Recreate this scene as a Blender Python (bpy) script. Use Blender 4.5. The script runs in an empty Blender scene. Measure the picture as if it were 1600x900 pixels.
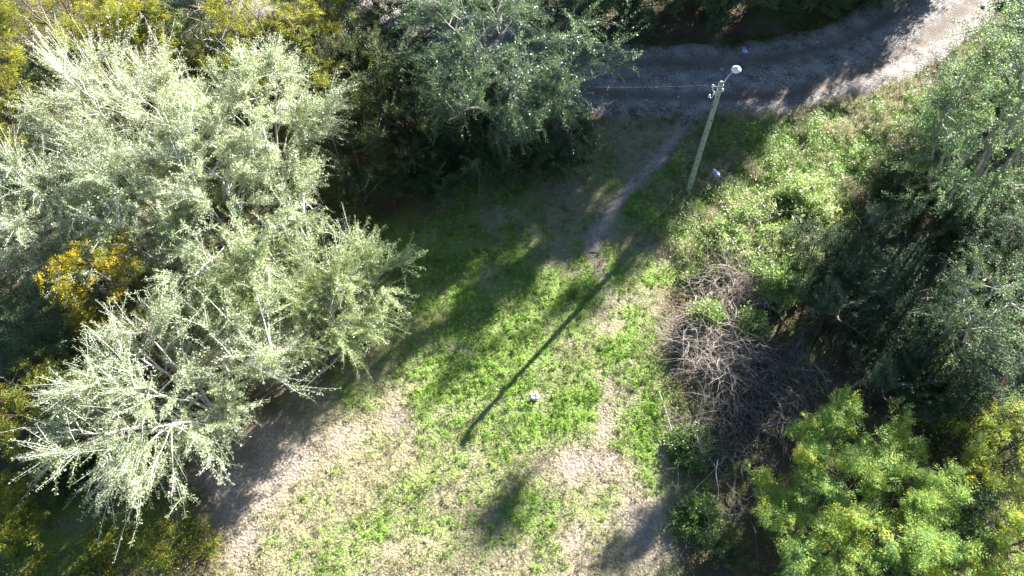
import bpy, math
import numpy as np

# ------------------------------------------------------------------ camera, sky, sun, exposure
scene = bpy.context.scene
COL = scene.collection
CAM_H, PITCH, FPX = 28.0, math.radians(34.0), 1100.0
cam_data = bpy.data.cameras.new("camera")
cam_data.sensor_width = 36.0
cam_data.lens = 36.0 * FPX / 1600.0
cam_data.clip_end = 3000.0
cam = bpy.data.objects.new("camera", cam_data)
COL.objects.link(cam)
cam.location = (0, 0, CAM_H)
cam.rotation_euler = (PITCH, 0, 0)
scene.camera = cam

SUN_EL = math.radians(22.3)
SUN_XY = np.array([0.64, 0.77]); SUN_XY = SUN_XY / np.linalg.norm(SUN_XY)   # towards the sun on the ground
world = bpy.data.worlds.new("World"); scene.world = world; world.use_nodes = True
wn = world.node_tree.nodes; wn.clear()
sky = wn.new("ShaderNodeTexSky"); sky.sky_type = 'NISHITA'; sky.sun_disc = False
sky.sun_elevation = SUN_EL
sky.sun_rotation = math.atan2(SUN_XY[0], SUN_XY[1])
sky.altitude = 2500; sky.air_density = 0.8; sky.dust_density = 0.1; sky.ozone_density = 1.5
bg = wn.new("ShaderNodeBackground"); bg.inputs['Strength'].default_value = 0.05
wo = wn.new("ShaderNodeOutputWorld")
world.node_tree.links.new(sky.outputs[0], bg.inputs[0]); world.node_tree.links.new(bg.outputs[0], wo.inputs[0])
sd = bpy.data.lights.new("sun", 'SUN'); sd.energy = 5.0; sd.angle = math.radians(0.5); sd.color = (1.0, 0.98, 0.94)
sun = bpy.data.objects.new("sun", sd); COL.objects.link(sun)
sun.rotation_euler = (math.pi / 2 - SUN_EL, 0, math.atan2(SUN_XY[0], -SUN_XY[1]))
sun.location = (30, 40, 40)
vs = scene.view_settings
vs.view_transform = 'Standard'; vs.look = 'None'; vs.gamma = 1.0; vs.use_curve_mapping = False
vs.exposure = 2.5
scene.cycles.max_bounces = 6
scene.cycles.transmission_bounces = 4

# ------------------------------------------------------------------ helpers
def at(px, py, h=0.0):
    """World point at height h seen at this spot of the 1600x900 photograph."""
    dx, dy = px - 800.0, 450.0 - py
    y = FPX * math.sin(PITCH) + dy * math.cos(PITCH)
    z = -FPX * math.cos(PITCH) + dy * math.sin(PITCH)
    t = (CAM_H - h) / -z
    return np.array([dx * t, y * t, h])

def _hash(ix, iy, seed):
    n = (ix * 374761393 + iy * 668265263 + seed * 974634777) & 0x7fffffff
    n = ((n ^ (n >> 13)) * 1274126177) & 0x7fffffff
    return ((n ^ (n >> 16)) & 0xffff) / 65535.0

def vnoise(x, y, seed=0):
    x = np.asarray(x, float); y = np.asarray(y, float)
    ix = np.floor(x).astype(np.int64); iy = np.floor(y).astype(np.int64)
    fx = x - ix; fy = y - iy
    fx = fx * fx * (3 - 2 * fx); fy = fy * fy * (3 - 2 * fy)
    a = _hash(ix, iy, seed); b = _hash(ix + 1, iy, seed); c = _hash(ix, iy + 1, seed); d = _hash(ix + 1, iy + 1, seed)
    return (a * (1 - fx) + b * fx) * (1 - fy) + (c * (1 - fx) + d * fx) * fy

def fbm(x, y, scale, seed=0, octv=4):
    s = 0; amp = 0.5; tot = 0; f = 1.0 / scale
    for o in range(octv):
        s = s + amp * vnoise(np.asarray(x) * f + 100, np.asarray(y) * f + 100, seed + o * 17); tot += amp
        amp *= 0.5; f *= 2.03
    return s / tot

def norm(v):
    return v / np.maximum(np.linalg.norm(v, axis=-1, keepdims=True), 1e-9)

def tag(o, label=None, cat=None, group=None, kind=None):
    if label: o["label"] = label
    if cat: o["category"] = cat
    if group: o["group"] = group
    if kind: o["kind"] = kind
    return o

def mesh_from(name, V, F, tone=None, smooth=False, attrs=None):
    V = np.asarray(V, np.float32); F = np.asarray(F, np.int32)
    k = F.shape[1]
    me = bpy.data.meshes.new(name)
    me.vertices.add(len(V)); me.vertices.foreach_set("co", V.ravel())
    me.loops.add(F.size); me.loops.foreach_set("vertex_index", F.ravel())
    me.polygons.add(len(F)); me.polygons.foreach_set("loop_start", np.arange(0, F.size, k, dtype=np.int32))
    me.update(calc_edges=True)
    if smooth: me.polygons.foreach_set("use_smooth", np.ones(len(F), bool))
    if tone is not None:
        a = me.attributes.new("tone", 'FLOAT', 'FACE'); a.data.foreach_set("value", np.asarray(tone, np.float32))
    for n, val in (attrs or {}).items():
        a = me.attributes.new(n, 'FLOAT', 'POINT'); a.data.foreach_set("value", np.asarray(val, np.float32))
    return me

def link(name, me, mat, parent=None):
    o = bpy.data.objects.new(name, me); COL.objects.link(o)
    if mat is not None and not me.materials: me.materials.append(mat)
    if parent is not None: o.parent = parent
    return o

def empty(name, loc, rz=0.0, s=1.0):
    o = bpy.data.objects.new(name, None); COL.objects.link(o)
    o.location = loc; o.rotation_euler = (0, 0, rz); o.scale = (s, s, s); o.empty_display_size = 0.3
    return o

# ---- geometry batches (all quads)
def leaf_quads(P, D, Nn, L, W):
    """small pointed leaves: base P, direction D, normal hint Nn, length L, width W"""
    side = norm(np.cross(D, Nn)); n = norm(np.cross(side, D))
    L = np.asarray(L)[:, None]; W = np.asarray(W)[:, None]
    m = P + D * L * .25 + n * L * .03
    V = np.stack([m + side * W * .5, P + D * L - n * L * .1, m - side * W * .5], 1).reshape(-1, 3)
    F = np.arange(len(P) * 3).reshape(-1, 3)
    return V, F

def tubes(paths, radii, sides):
    """paths (N,K,3), radii (N,K)"""
    N, K, _ = paths.shape
    T = np.gradient(paths, axis=1); T = norm(T)
    ref = np.where(np.abs(T[:, :1, 2:3]) > 0.9, np.array([1., 0, 0]), np.array([0, 0, 1.]))
    A = norm(np.cross(T, np.broadcast_to(ref, T.shape))); B = np.cross(T, A)
    ang = np.arange(sides) * 2 * math.pi / sides
    ring = A[:, :, None, :] * np.cos(ang)[None, None, :, None] + B[:, :, None, :] * np.sin(ang)[None, None, :, None]
    V = paths[:, :, None, :] + ring * radii[:, :, None, None]
    idx = np.arange(N * K * sides).reshape(N, K, sides)
    a = idx[:, :-1, :]; b = np.roll(a, -1, 2); d = idx[:, 1:, :]; c = np.roll(d, -1, 2)
    F = np.stack([a, b, c, d], -1).reshape(-1, 4)
    return V.reshape(-1, 3), F

def merge(parts):
    Vs, Fs, off = [], [], 0
    for V, F in parts:
        Vs.append(V); Fs.append(F + off); off += len(V)
    return np.concatenate(Vs), np.concatenate(Fs)

def grow(start, d, length, K, up, noise, rng):
    N = len(start); P = np.zeros((N, K, 3)); P[:, 0] = start; d = norm(d)
    step = (length / (K - 1))[:, None]
    upv = np.zeros((N, 3)); upv[:, 2] = up
    for k in range(1, K):
        d = norm(d + upv + rng.normal(0, noise, (N, 3)))
        P[:, k] = P[:, k - 1] + d * step
    return P

def sample_paths(P, idx, t):
    K = P.shape[1]; f = t * (K - 1); i = np.minimum(f.astype(int), K - 2); f = (f - i)[:, None]
    a = P[idx, i]; b = P[idx, i + 1]
    return a * (1 - f) + b * f, norm(b - a)

# ------------------------------------------------------------------ materials
def nodemat(name):
    m = bpy.data.materials.new(name); m.use_nodes = True
    nt = m.node_tree; nt.nodes.clear()
    return m, nt, nt.nodes, nt.links

def ramp(n, stops):
    r = n.new("ShaderNodeValToRGB"); e = r.color_ramp.elements
    while len(e) < len(stops): e.new(0.5)
    for el, (p, c) in zip(e, stops): el.position = p; el.color = (*c, 1)
    return r

def leaf_mat(name, stops, trans=0.4, rough=0.45, spec=0.5):
    m, nt, n, l = nodemat(name)
    at_ = n.new("ShaderNodeAttribute"); at_.attribute_name = "tone"
    tc = n.new("ShaderNodeTexCoord"); nz = n.new("ShaderNodeTexNoise"); nz.inputs['Scale'].default_value = 0.9; nz.inputs['Detail'].default_value = 3
    l.new(tc.outputs['Object'], nz.inputs['Vector'])
    add = n.new("ShaderNodeMath"); add.operation = 'MULTIPLY_ADD'; add.inputs[1].default_value = 0.9; add.inputs[2].default_value = -0.45
    l.new(nz.outputs[0], add.inputs[0])
    sm = n.new("ShaderNodeMath"); sm.operation = 'ADD'; sm.use_clamp = True
    l.new(at_.outputs['Fac'], sm.inputs[0]); l.new(add.outputs[0], sm.inputs[1])
    r = ramp(n, stops); l.new(sm.outputs[0], r.inputs[0])
    p = n.new("ShaderNodeBsdfPrincipled"); p.inputs['Roughness'].default_value = rough
    p.inputs['Specular IOR Level'].default_value = spec
    t = n.new("ShaderNodeBsdfTranslucent")
    mx = n.new("ShaderNodeMixShader"); mx.inputs[0].default_value = trans
    hs = n.new("ShaderNodeHueSaturation"); hs.inputs['Value'].default_value = 1.35; hs.inputs['Saturation'].default_value = 1.1
    l.new(r.outputs[0], p.inputs['Base Color']); l.new(r.outputs[0], hs.inputs['Color']); l.new(hs.outputs[0], t.inputs['Color'])
    l.new(p.outputs[0], mx.inputs[1]); l.new(t.outputs[0], mx.inputs[2])
    o = n.new("ShaderNodeOutputMaterial"); l.new(mx.outputs[0], o.inputs[0])
    return m

def rough_mat(name, stops, scale=8.0, rough=0.85, bump=0.3, detail=6, metal=0.0, stretch=(1, 1, 1), spec=0.3):
    m, nt, n, l = nodemat(name)
    tc = n.new("ShaderNodeTexCoord"); mp = n.new("ShaderNodeMapping"); mp.inputs['Scale'].default_value = stretch
    l.new(tc.outputs['Object'], mp.inputs[0])
    nz = n.new("ShaderNodeTexNoise"); nz.inputs['Scale'].default_value = scale; nz.inputs['Detail'].default_value = detail
    l.new(mp.outputs[0], nz.inputs['Vector'])
    r = ramp(n, stops); l.new(nz.outputs[0], r.inputs[0])
    p = n.new("ShaderNodeBsdfPrincipled"); p.inputs['Roughness'].default_value = rough; p.inputs['Metallic'].default_value = metal
    p.inputs['Specular IOR Level'].default_value = spec
    l.new(r.outputs[0], p.inputs['Base Color'])
    b = n.new("ShaderNodeBump"); b.inputs['Strength'].default_value = bump; b.inputs['Distance'].default_value = 0.03
    l.new(nz.outputs[0], b.inputs['Height']); l.new(b.outputs[0], p.inputs['Normal'])
    o = n.new("ShaderNodeOutputMaterial"); l.new(p.outputs[0], o.inputs[0])
    return m

M = {}
M['silver_leaf'] = leaf_mat("silver_leaf", [(0, (.09, .15, .04)), (.3, (.22, .29, .10)), (.6, (.46, .50, .28)), (1, (.68, .67, .50))], .48, .34, .8)
M['fresh_leaf'] = leaf_mat("fresh_leaf", [(0, (.11, .17, .045)), (.5, (.25, .32, .10)), (1, (.46, .49, .24))], .48, .38, .6)
M['willow_leaf'] = leaf_mat("willow_leaf", [(0, (.05, .10, .035)), (.5, (.11, .18, .07)), (1, (.23, .31, .14))], .42, .38, .55)
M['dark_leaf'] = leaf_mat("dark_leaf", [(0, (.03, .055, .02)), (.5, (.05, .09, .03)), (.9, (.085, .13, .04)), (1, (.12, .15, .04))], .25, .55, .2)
M['olive_leaf'] = leaf_mat("olive_leaf", [(0, (.13, .16, .02)), (.45, (.25, .27, .035)), (.75, (.40, .38, .05)), (1, (.48, .36, .05))], .5, .5, .4)
M['yellow_leaf'] = leaf_mat("yellow_leaf", [(0, (.07, .11, .025)), (.5, (.18, .19, .025)), (.8, (.42, .33, .02)), (1, (.48, .32, .015))], .45, .5, .35)
M['mixed_leaf'] = leaf_mat("mixed_leaf", [(0, (.04, .075, .02)), (.6, (.085, .125, .03)), (.85, (.16, .17, .025)), (1, (.32, .22, .015))], .35, .5, .4)
M['acacia_leaf'] = leaf_mat("acacia_leaf", [(0, (.13, .23, .09)), (.4, (.25, .36, .11)), (.8, (.38, .45, .09)), (1, (.50, .41, .05))], .52, .6, .2)
M['blue_leaf'] = leaf_mat("blue_leaf", [(0, (.04, .075, .04)), (.5, (.075, .125, .065)), (1, (.16, .22, .12))], .3, .55, .2)
M['light_tree_leaf'] = leaf_mat("light_tree_leaf", [(0, (.08, .15, .05)), (.5, (.16, .25, .09)), (1, (.30, .37, .15))], .48, .45, .35)
M['bramble_leaf'] = leaf_mat("bramble_leaf", [(0, (.09, .18, .03)), (.5, (.20, .32, .06)), (.85, (.36, .46, .15)), (1, (.50, .48, .28))], .42, .42, .5)
M['clover_leaf'] = leaf_mat("clover_leaf", [(0, (.10, .21, .025)), (.5, (.25, .42, .06)), (1, (.45, .57, .17))], .42, .55, .25)
M['grass_blade'] = leaf_mat("grass_blade", [(0, (.10, .16, .035)), (.5, (.22, .28, .08)), (1, (.38, .41, .17))], .42, .55, .25)
M['dry_blade'] = leaf_mat("dry_blade", [(0, (.20, .16, .10)), (.5, (.38, .34, .21)), (1, (.58, .54, .37))], .3, .6, .3)
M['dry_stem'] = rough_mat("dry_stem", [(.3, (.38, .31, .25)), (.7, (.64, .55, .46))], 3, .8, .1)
M['shade_toned_stem'] = rough_mat("shade_toned_stem", [(.3, (.13, .115, .10)), (.7, (.27, .24, .215))], 3, .8, .1)  # dead stems again, colour darkened for the heaps lying in shade
M['pale_bark'] = rough_mat("pale_bark", [(.3, (.28, .26, .23)), (.7, (.50, .47, .43))], 6, .7, .3)
M['brown_bark'] = rough_mat("brown_bark", [(.3, (.10, .08, .06)), (.7, (.22, .18, .14))], 8, .85, .5)
M['white_twig'] = rough_mat('white_twig', [(.3, (.48, .45, .42)), (.7, (.68, .66, .62))], 6, .6, .1)
M['grey_bark'] = rough_mat("grey_bark", [(.3, (.2, .18, .16)), (.7, (.36, .33, .29))], 8, .8, .4)

# ------------------------------------------------------------------ ground lay-out (metres, from the photograph)
def poly(pts): return np.array([at(*p)[:2] for p in pts])

def inpoly(x, y, P):
    r = np.zeros(np.shape(x), bool); j = len(P) - 1
    for i in range(len(P)):
        xi, yi = P[i]; xj, yj = P[j]
        c = ((yi > y) != (yj > y)) & (x < (xj - xi) * (y - yi) / (yj - yi + 1e-12) + xi)
        r ^= c; j = i
    return r

def path_dist(x, y, line):
    best = np.full(np.shape(x), 1e9); par = np.zeros(np.shape(x)); acc = 0.0
    for (a, b) in zip(line[:-1], line[1:]):
        d = b - a; L = np.linalg.norm(d)
        t = np.clip(((x - a[0]) * d[0] + (y - a[1]) * d[1]) / (L * L), 0, 1)
        q = np.hypot(x - a[0] - t * d[0], y - a[1] - t * d[1])
        m = q < best; best = np.where(m, q, best); par = np.where(m, acc + t * L, par); acc += L
    return best, par

def smooth_line(pts, n):
    pts = np.asarray(pts, float)
    P = np.vstack([2 * pts[0] - pts[1], pts, 2 * pts[-1] - pts[-2]]); out = []
    for i in range(1, len(P) - 2):
        for k in range(n):
            t = k / n; p0, p1, p2, p3 = P[i - 1], P[i], P[i + 1], P[i + 2]
            out.append(.5 * ((2 * p1) + (p2 - p0) * t + (2 * p0 - 5 * p1 + 4 * p2 - p3) * t * t + (3 * p1 - p0 - 3 * p2 + p3) * t ** 3))
    out.append(P[-2]); return np.array(out)

ROAD = smooth_line([at(p, q)[:2] for p, q in ((-380, -130), (100, -85), (250, -45), (480, -15), (720, 65), (900, 112), (1040, 124), (1180, 122), (1300, 98), (1400, 52), (1480, -12), (1570, -80), (1700, -150), (1900, -190))], 10)
ROAD_W = 3.5
TRAIL = smooth_line([at(p, q)[:2] for p, q in ((1085, 170), (1040, 232), (985, 292), (945, 345), (928, 385), (938, 430), (960, 500), (968, 580), (958, 650), (925, 700), (890, 740), (895, 820), (905, 920), (915, 1050))], 8)

def base_h(x, y):
    return 0.22 * (fbm(x, y, 9.0, 3, 2) - .5) + 0.10 * (fbm(x, y, 1.6, 5, 3) - .5)

def gh(x, y):
    x = np.asarray(x, float); y = np.asarray(y, float)
    d, _ = path_dist(x, y, ROAD)
    w = np.clip((ROAD_W + 1.2 - d) / 1.6, 0, 1)
    return base_h(x, y) * (1 - .7 * w) - 0.10 * w

BLOBS_GREEN = [(850, 625, 3.8, 2.2, 1.35), (760, 585, 2.4, 1.8, 1.0), (990, 525, 1.2, 2.0, .9), (920, 440, 1.4, 1.4, .6), (1015, 690, .7, 2.0, 1.0),
               (700, 525, 1.6, 1.2, .55), (1240, 250, 3.5, 4.0, .9), (1350, 200, 3.0, 2.5, .8), (780, 520, 2.5, 1.5, .5), (880, 780, 1.5, .8, .35),
               (730, 700, 1.5, .8, .4), (560, 600, 1.0, 1.2, .45), (960, 790, .9, .9, .5), (80, 830, 4.0, 2.2, .75), (1040, 330, 3.0, 3.0, .6), (760, 400, 6, 4, .8), (850, 490, 3, 1.5, .6), (700, 330, 4, 4, .5), (640, 560, 1.5, 1, .5), (700, 620, 3, 2, .3), (650, 820, 4, 2, .22), (830, 850, 3, 1.5, .2),  # broad patches in the upper clearing also deepen its shade through ground colour
               (520, 880, 2.0, 1.0, .3), (630, 780, 1.5, 1.0, .25)]
BLOBS_BARE = [(915, 725, 1.5, .7, 1.0), (950, 640, .6, 1.6, .8), (455, 705, 1.6, 1.2, .9), (400, 765, 1.5, 1.5, .8), (620, 640, .9, .7, .55), (540, 690, 1.2, .8, .6),
              (1005, 815, 1.0, 1.4, 1.0), (890, 850, 1.0, .6, .65), (380, 860, .8, 1.2, .7), (1150, 415, 1.0, 1.0, .4), (330, 740, 2.0, 1.2, .6),
              (440, 560, 2.0, 2.0, .8), (800, 330, 1.5, 1.0, .2), (700, 640, .6, .5, .4), (930, 880, .9, .5, .4)]  # upper clearing's soil patch kept weak so the shade there looks deeper
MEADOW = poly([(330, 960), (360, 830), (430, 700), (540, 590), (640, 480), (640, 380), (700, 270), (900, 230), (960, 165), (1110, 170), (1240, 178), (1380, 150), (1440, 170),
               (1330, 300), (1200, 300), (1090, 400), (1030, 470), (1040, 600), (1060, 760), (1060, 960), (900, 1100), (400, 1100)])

def blobs(x, y, B, s=0):
    jx = x + 1.6 * (fbm(x, y, 1.7, 21 + s) - .5); jy = y + 1.6 * (fbm(x, y, 1.7, 31 + s) - .5)
    r = np.zeros(np.shape(x))
    for px, py, rx, ry, w in B:
        c = at(px, py); r = r + w * np.exp(-(((jx - c[0]) / rx) ** 2 + ((jy - c[1]) / ry) ** 2))
    return r

def ground_maps(x, y):
    dr, _ = path_dist(x, y, ROAD); dt, _ = path_dist(x, y, TRAIL)
    jit = .9 * (fbm(x, y, .9, 8) - .5)
    road = np.clip((ROAD_W + .25 + jit - dr) / .5, 0, 1)
    _, par = dt, 0
    trail = np.exp(-((dt + .5 * jit) / .40) ** 2)
    n1 = fbm(x, y, 2.2, 41); n2 = fbm(x, y, .55, 51, 3)
    green = np.clip(blobs(x, y, BLOBS_GREEN) + 1.5 * (n1 - .46) + .9 * (n2 - .5), 0, 1)
    bare = np.clip(blobs(x, y, BLOBS_BARE, 5) + 1.0 * trail * np.clip((y - 17) / 4, .35, 1) + 1.1 * (fbm(x, y, 1.3, 61) - .56), 0, 1)
    green = np.clip(green - .9 * bare, 0, 1)
    mead = inpoly(x + 1.5 * (n1 - .5), y + 1.5 * (n2 - .5), MEADOW).astype(float)
    return green, bare, mead, road, trail

# ---- ground sheet
xs = np.concatenate([[-900, -450, -220, -120, -75], np.linspace(-52, 52, 312), [75, 120, 220, 450, 900]])
ys = np.concatenate([[-900, -450, -200, -80, -30, -8], np.linspace(0, 62, 186), [75, 100, 150, 300, 600, 1200]])
GX, GY = np.meshgrid(xs, ys); gx = GX.ravel(); gy = GY.ravel()
gz = gh(gx, gy); gz = gz + np.where((np.abs(gx) < 52) & (gy > 0) & (gy < 62), .05 * (fbm(gx, gy, .5, 77, 2) - .5), 0)
gr, ba, me_, rd, tr = ground_maps(gx, gy)
nx, ny = len(xs), len(ys)
ii = np.arange(nx * ny).reshape(ny, nx)
Fq = np.stack([ii[:-1, :-1], ii[:-1, 1:], ii[1:, 1:], ii[1:, :-1]], -1).reshape(-1, 4)

def ground_mat():
    m, nt, n, l = nodemat("ground_soil")
    tc = n.new("ShaderNodeTexCoord")
    def attr(a):
        x = n.new("ShaderNodeAttribute"); x.attribute_name = a; return x.outputs['Fac']
    def noise(s, d=6):
        x = n.new("ShaderNodeTexNoise"); x.inputs['Scale'].default_value = s; x.inputs['Detail'].default_value = d; l.new(tc.outputs['Object'], x.inputs['Vector']); return x.outputs[0]
    def mix(f, a, b):
        x = n.new("ShaderNodeMix"); x.data_type = 'RGBA'; l.new(f, x.inputs[0]); l.new(a, x.inputs[6]); l.new(b, x.inputs[7]); return x.outputs[2]
    nz = noise(9, 8); nf = noise(45, 4)
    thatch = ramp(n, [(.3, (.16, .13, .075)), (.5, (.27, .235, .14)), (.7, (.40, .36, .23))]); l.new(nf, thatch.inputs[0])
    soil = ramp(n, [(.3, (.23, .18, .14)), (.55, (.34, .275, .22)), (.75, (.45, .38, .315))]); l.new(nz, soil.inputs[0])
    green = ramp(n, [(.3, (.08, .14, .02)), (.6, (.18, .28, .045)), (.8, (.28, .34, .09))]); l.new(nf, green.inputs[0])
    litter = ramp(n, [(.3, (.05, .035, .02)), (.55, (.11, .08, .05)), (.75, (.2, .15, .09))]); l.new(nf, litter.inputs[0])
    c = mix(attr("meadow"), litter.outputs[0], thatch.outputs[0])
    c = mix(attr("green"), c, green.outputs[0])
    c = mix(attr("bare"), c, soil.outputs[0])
    p = n.new("ShaderNodeBsdfPrincipled"); p.inputs['Roughness'].default_value = .95; p.inputs['Specular IOR Level'].default_value = .15
    l.new(c, p.inputs['Base Color'])
    b = n.new("ShaderNodeBump"); b.inputs['Strength'].default_value = .9; b.inputs['Distance'].default_value = .08
    l.new(nz, b.inputs['Height']); l.new(b.outputs[0], p.inputs['Normal'])
    o = n.new("ShaderNodeOutputMaterial"); l.new(p.outputs[0], o.inputs[0])
    return m

def blur_m(a):
    A = a.reshape(ny, nx); B = A.copy()
    B[1:-1, 1:-1] = (A[:-2, 1:-1] + A[2:, 1:-1] + A[1:-1, :-2] + A[1:-1, 2:] + 2 * A[1:-1, 1:-1]) / 6
    return B.ravel()
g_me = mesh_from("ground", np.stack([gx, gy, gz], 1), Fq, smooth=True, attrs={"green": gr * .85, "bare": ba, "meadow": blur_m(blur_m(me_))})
tag(link("ground", g_me, ground_mat()), kind="structure")

# ---- ribbons: dirt road and footpath
def ribbon(line, half, across, zfun, seed, edge):
    T = np.gradient(line, axis=0); T = T / np.linalg.norm(T, axis=1, keepdims=True); Nn = np.stack([-T[:, 1], T[:, 0]], 1)
    n = len(line); s = np.linspace(-1, 1, across)
    hl = half * (1 + edge * (fbm(np.arange(n) * .09, np.zeros(n), 1.0, seed) - .5)); hr = half * (1 + edge * (fbm(np.arange(n) * .09, np.zeros(n), 1.0, seed + 9) - .5))
    W = np.where(s[None, :] < 0, hl[:, None], hr[:, None]) * s[None, :]
    X = line[:, None, 0] + Nn[:, None, 0] * W; Y = line[:, None, 1] + Nn[:, None, 1] * W
    Z = zfun(X, Y, np.broadcast_to(s, X.shape))
    V = np.stack([X, Y, Z], -1).reshape(-1, 3)
    i = np.arange(n * across).reshape(n, across)
    F = np.stack([i[:-1, :-1], i[:-1, 1:], i[1:, 1:], i[1:, :-1]], -1).reshape(-1, 4)
    return V, F

def resample(line, step):
    d = np.r_[0, np.cumsum(np.linalg.norm(np.diff(line, axis=0), axis=1))]
    u = np.arange(0, d[-1], step); return np.stack([np.interp(u, d, line[:, 0]), np.interp(u, d, line[:, 1])], 1)

def road_z(X, Y, s):
    rut = -.07 * np.exp(-((np.abs(s) - .42) / .13) ** 2) + .04 * np.exp(-(s / .18) ** 2)
    edge = -.16 * np.clip((np.abs(s) - .8) / .2, 0, 1) ** 1.5
    return gh(X, Y) + .085 + rut + edge + .05 * (fbm(X, Y, .6, 91, 3) - .5)

def road_mat():
    m, nt, n, l = nodemat("gravel_road")
    tc = n.new("ShaderNodeTexCoord")
    nz = n.new("ShaderNodeTexNoise"); nz.inputs['Scale'].default_value = 1.1; nz.inputs['Detail'].default_value = 8; l.new(tc.outputs['Object'], nz.inputs['Vector'])
    r = ramp(n, [(.32, (.13, .105, .085)), (.5, (.25, .215, .185)), (.68, (.38, .34, .30))]); l.new(nz.outputs[0], r.inputs[0])
    vo = n.new("ShaderNodeTexVoronoi"); vo.inputs['Scale'].default_value = 16; l.new(tc.outputs['Object'], vo.inputs['Vector'])
    sep = n.new("ShaderNodeSeparateColor"); l.new(vo.outputs['Color'], sep.inputs[0])
    gt = n.new("ShaderNodeMapRange"); gt.inputs['From Min'].default_value = .72; gt.inputs['From Max'].default_value = .95; l.new(sep.outputs[0], gt.inputs[0])
    mx = n.new("ShaderNodeMix"); mx.data_type = 'RGBA'; l.new(gt.outputs[0], mx.inputs[0]); l.new(r.outputs[0], mx.inputs[6]); mx.inputs[7].default_value = (.46, .44, .41, 1)
    ru = n.new('ShaderNodeAttribute'); ru.attribute_name = 'rut'
    rm = n.new('ShaderNodeMix'); rm.data_type = 'RGBA'; l.new(ru.outputs['Fac'], rm.inputs[0]); l.new(mx.outputs[2], rm.inputs[6]); rm.inputs[7].default_value = (.17, .135, .105, 1)
    p = n.new("ShaderNodeBsdfPrincipled"); p.inputs['Roughness'].default_value = .95; p.inputs['Specular IOR Level'].default_value = .2
    l.new(rm.outputs[2], p.inputs['Base Color'])
    b = n.new("ShaderNodeBump"); b.inputs['Strength'].default_value = .8; b.inputs['Distance'].default_value = .05
    l.new(vo.outputs['Distance'], b.inputs['Height']); b.invert = True
    l.new(b.outputs[0], p.inputs['Normal'])
    o = n.new("ShaderNodeOutputMaterial"); l.new(p.outputs[0], o.inputs[0])
    return m

V, F = ribbon(resample(ROAD, .3), ROAD_W, 27, road_z, 4, .3)
sr = np.tile(np.linspace(-1, 1, 27), len(V) // 27); wob = .18 * (fbm(V[:, 0], V[:, 1], 4, 33) - .5)
rut_a = np.exp(-((np.abs(sr + wob) - .42) / .15) ** 2) * np.clip(.2 + 1.4 * fbm(V[:, 0], V[:, 1], 2.0, 37), 0, 1)
tag(link("dirt_road", mesh_from("dirt_road", V, F, smooth=True, attrs={"rut": rut_a}), road_mat()), kind="structure")
M['trail'] = rough_mat("trail_soil", [(.3, (.24, .195, .16)), (.55, (.35, .29, .24)), (.75, (.46, .39, .33))], 5, .95, .6, 9, spec=.15)
V, F = ribbon(resample(TRAIL[:36], .2), .45, 9, lambda X, Y, s: gh(X, Y) + .035 - .075 * np.abs(s) ** 2 + .03 * (fbm(X, Y, .4, 14, 2) - .5), 6, 1.6)
tag(link("footpath", mesh_from("footpath", V, F, smooth=True), M['trail']), kind="structure")

# ------------------------------------------------------------------ ground cover (nobody could count it)
rngG = np.random.default_rng(11)
def frame_pts(n, rng, x0=-30, x1=32, y0=3, y1=46):
    return rng.uniform(x0, x1, n), rng.uniform(y0, y1, n)

def clumps(cx, cy, per, rad, rng):
    n = len(cx); R = np.repeat(rad, per)
    a = rng.uniform(0, 2 * math.pi, n * per); q = np.abs(rng.normal(0, .6, n * per))
    x = np.repeat(cx, per) + R * q * np.cos(a); y = np.repeat(cy, per) + R * q * np.sin(a)
    return x, y, q, a

def scatter_leaves(name, mat, x, y, z, L, W, tilt, tone, rng, label, cat):
    n = len(x); a = rng.uniform(0, 2 * math.pi, n)
    D = norm(np.stack([np.cos(a), np.sin(a), np.tan(rng.normal(tilt, .35, n).clip(-1.3, 1.4))], 1))
    Nn = norm(np.stack([rng.normal(0, .8, n), rng.normal(0, .8, n), np.ones(n)], 1))
    V, F = leaf_quads(np.stack([x, y, z], 1), D, Nn, L, W)
    o = link(name, mesh_from(name, V, F, tone), mat)
    return tag(o, label, cat, kind="stuff")

# clover and soft weeds
cx, cy = frame_pts(60000, rngG); g, b, m, r, t = ground_maps(cx, cy)
keep = (rngG.random(len(cx)) < (g ** 1.5) * (1 - .8 * b)) & (m > 0) & (r < .2); cx, cy = cx[keep], cy[keep]
keep = rngG.permutation(len(cx))[:14500]; cx, cy = cx[keep], cy[keep]
rad = rngG.uniform(.08, .24, len(cx)); hgt = rngG.uniform(.04, .2, len(cx)) * (.6 + .8 * fbm(cx, cy, 1.2, 71))
per = 20; x, y, q, a = clumps(cx, cy, per, rad, rngG)
z = gh(x, y) + np.repeat(hgt, per) * np.clip(1.1 - q * .7, .1, 1.1) * rngG.uniform(.5, 1, len(x))
tone = np.clip(np.repeat(rngG.normal(.5, .22, len(cx)), per) + rngG.normal(0, .15, len(x)), 0, 1)
scatter_leaves("clover", M['clover_leaf'], x, y, z, rngG.uniform(.045, .10, len(x)), rngG.uniform(.03, .06, len(x)), .1, tone, rngG,
               "bright green clover and soft weeds spread over the sunny clearing", "clover")
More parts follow.
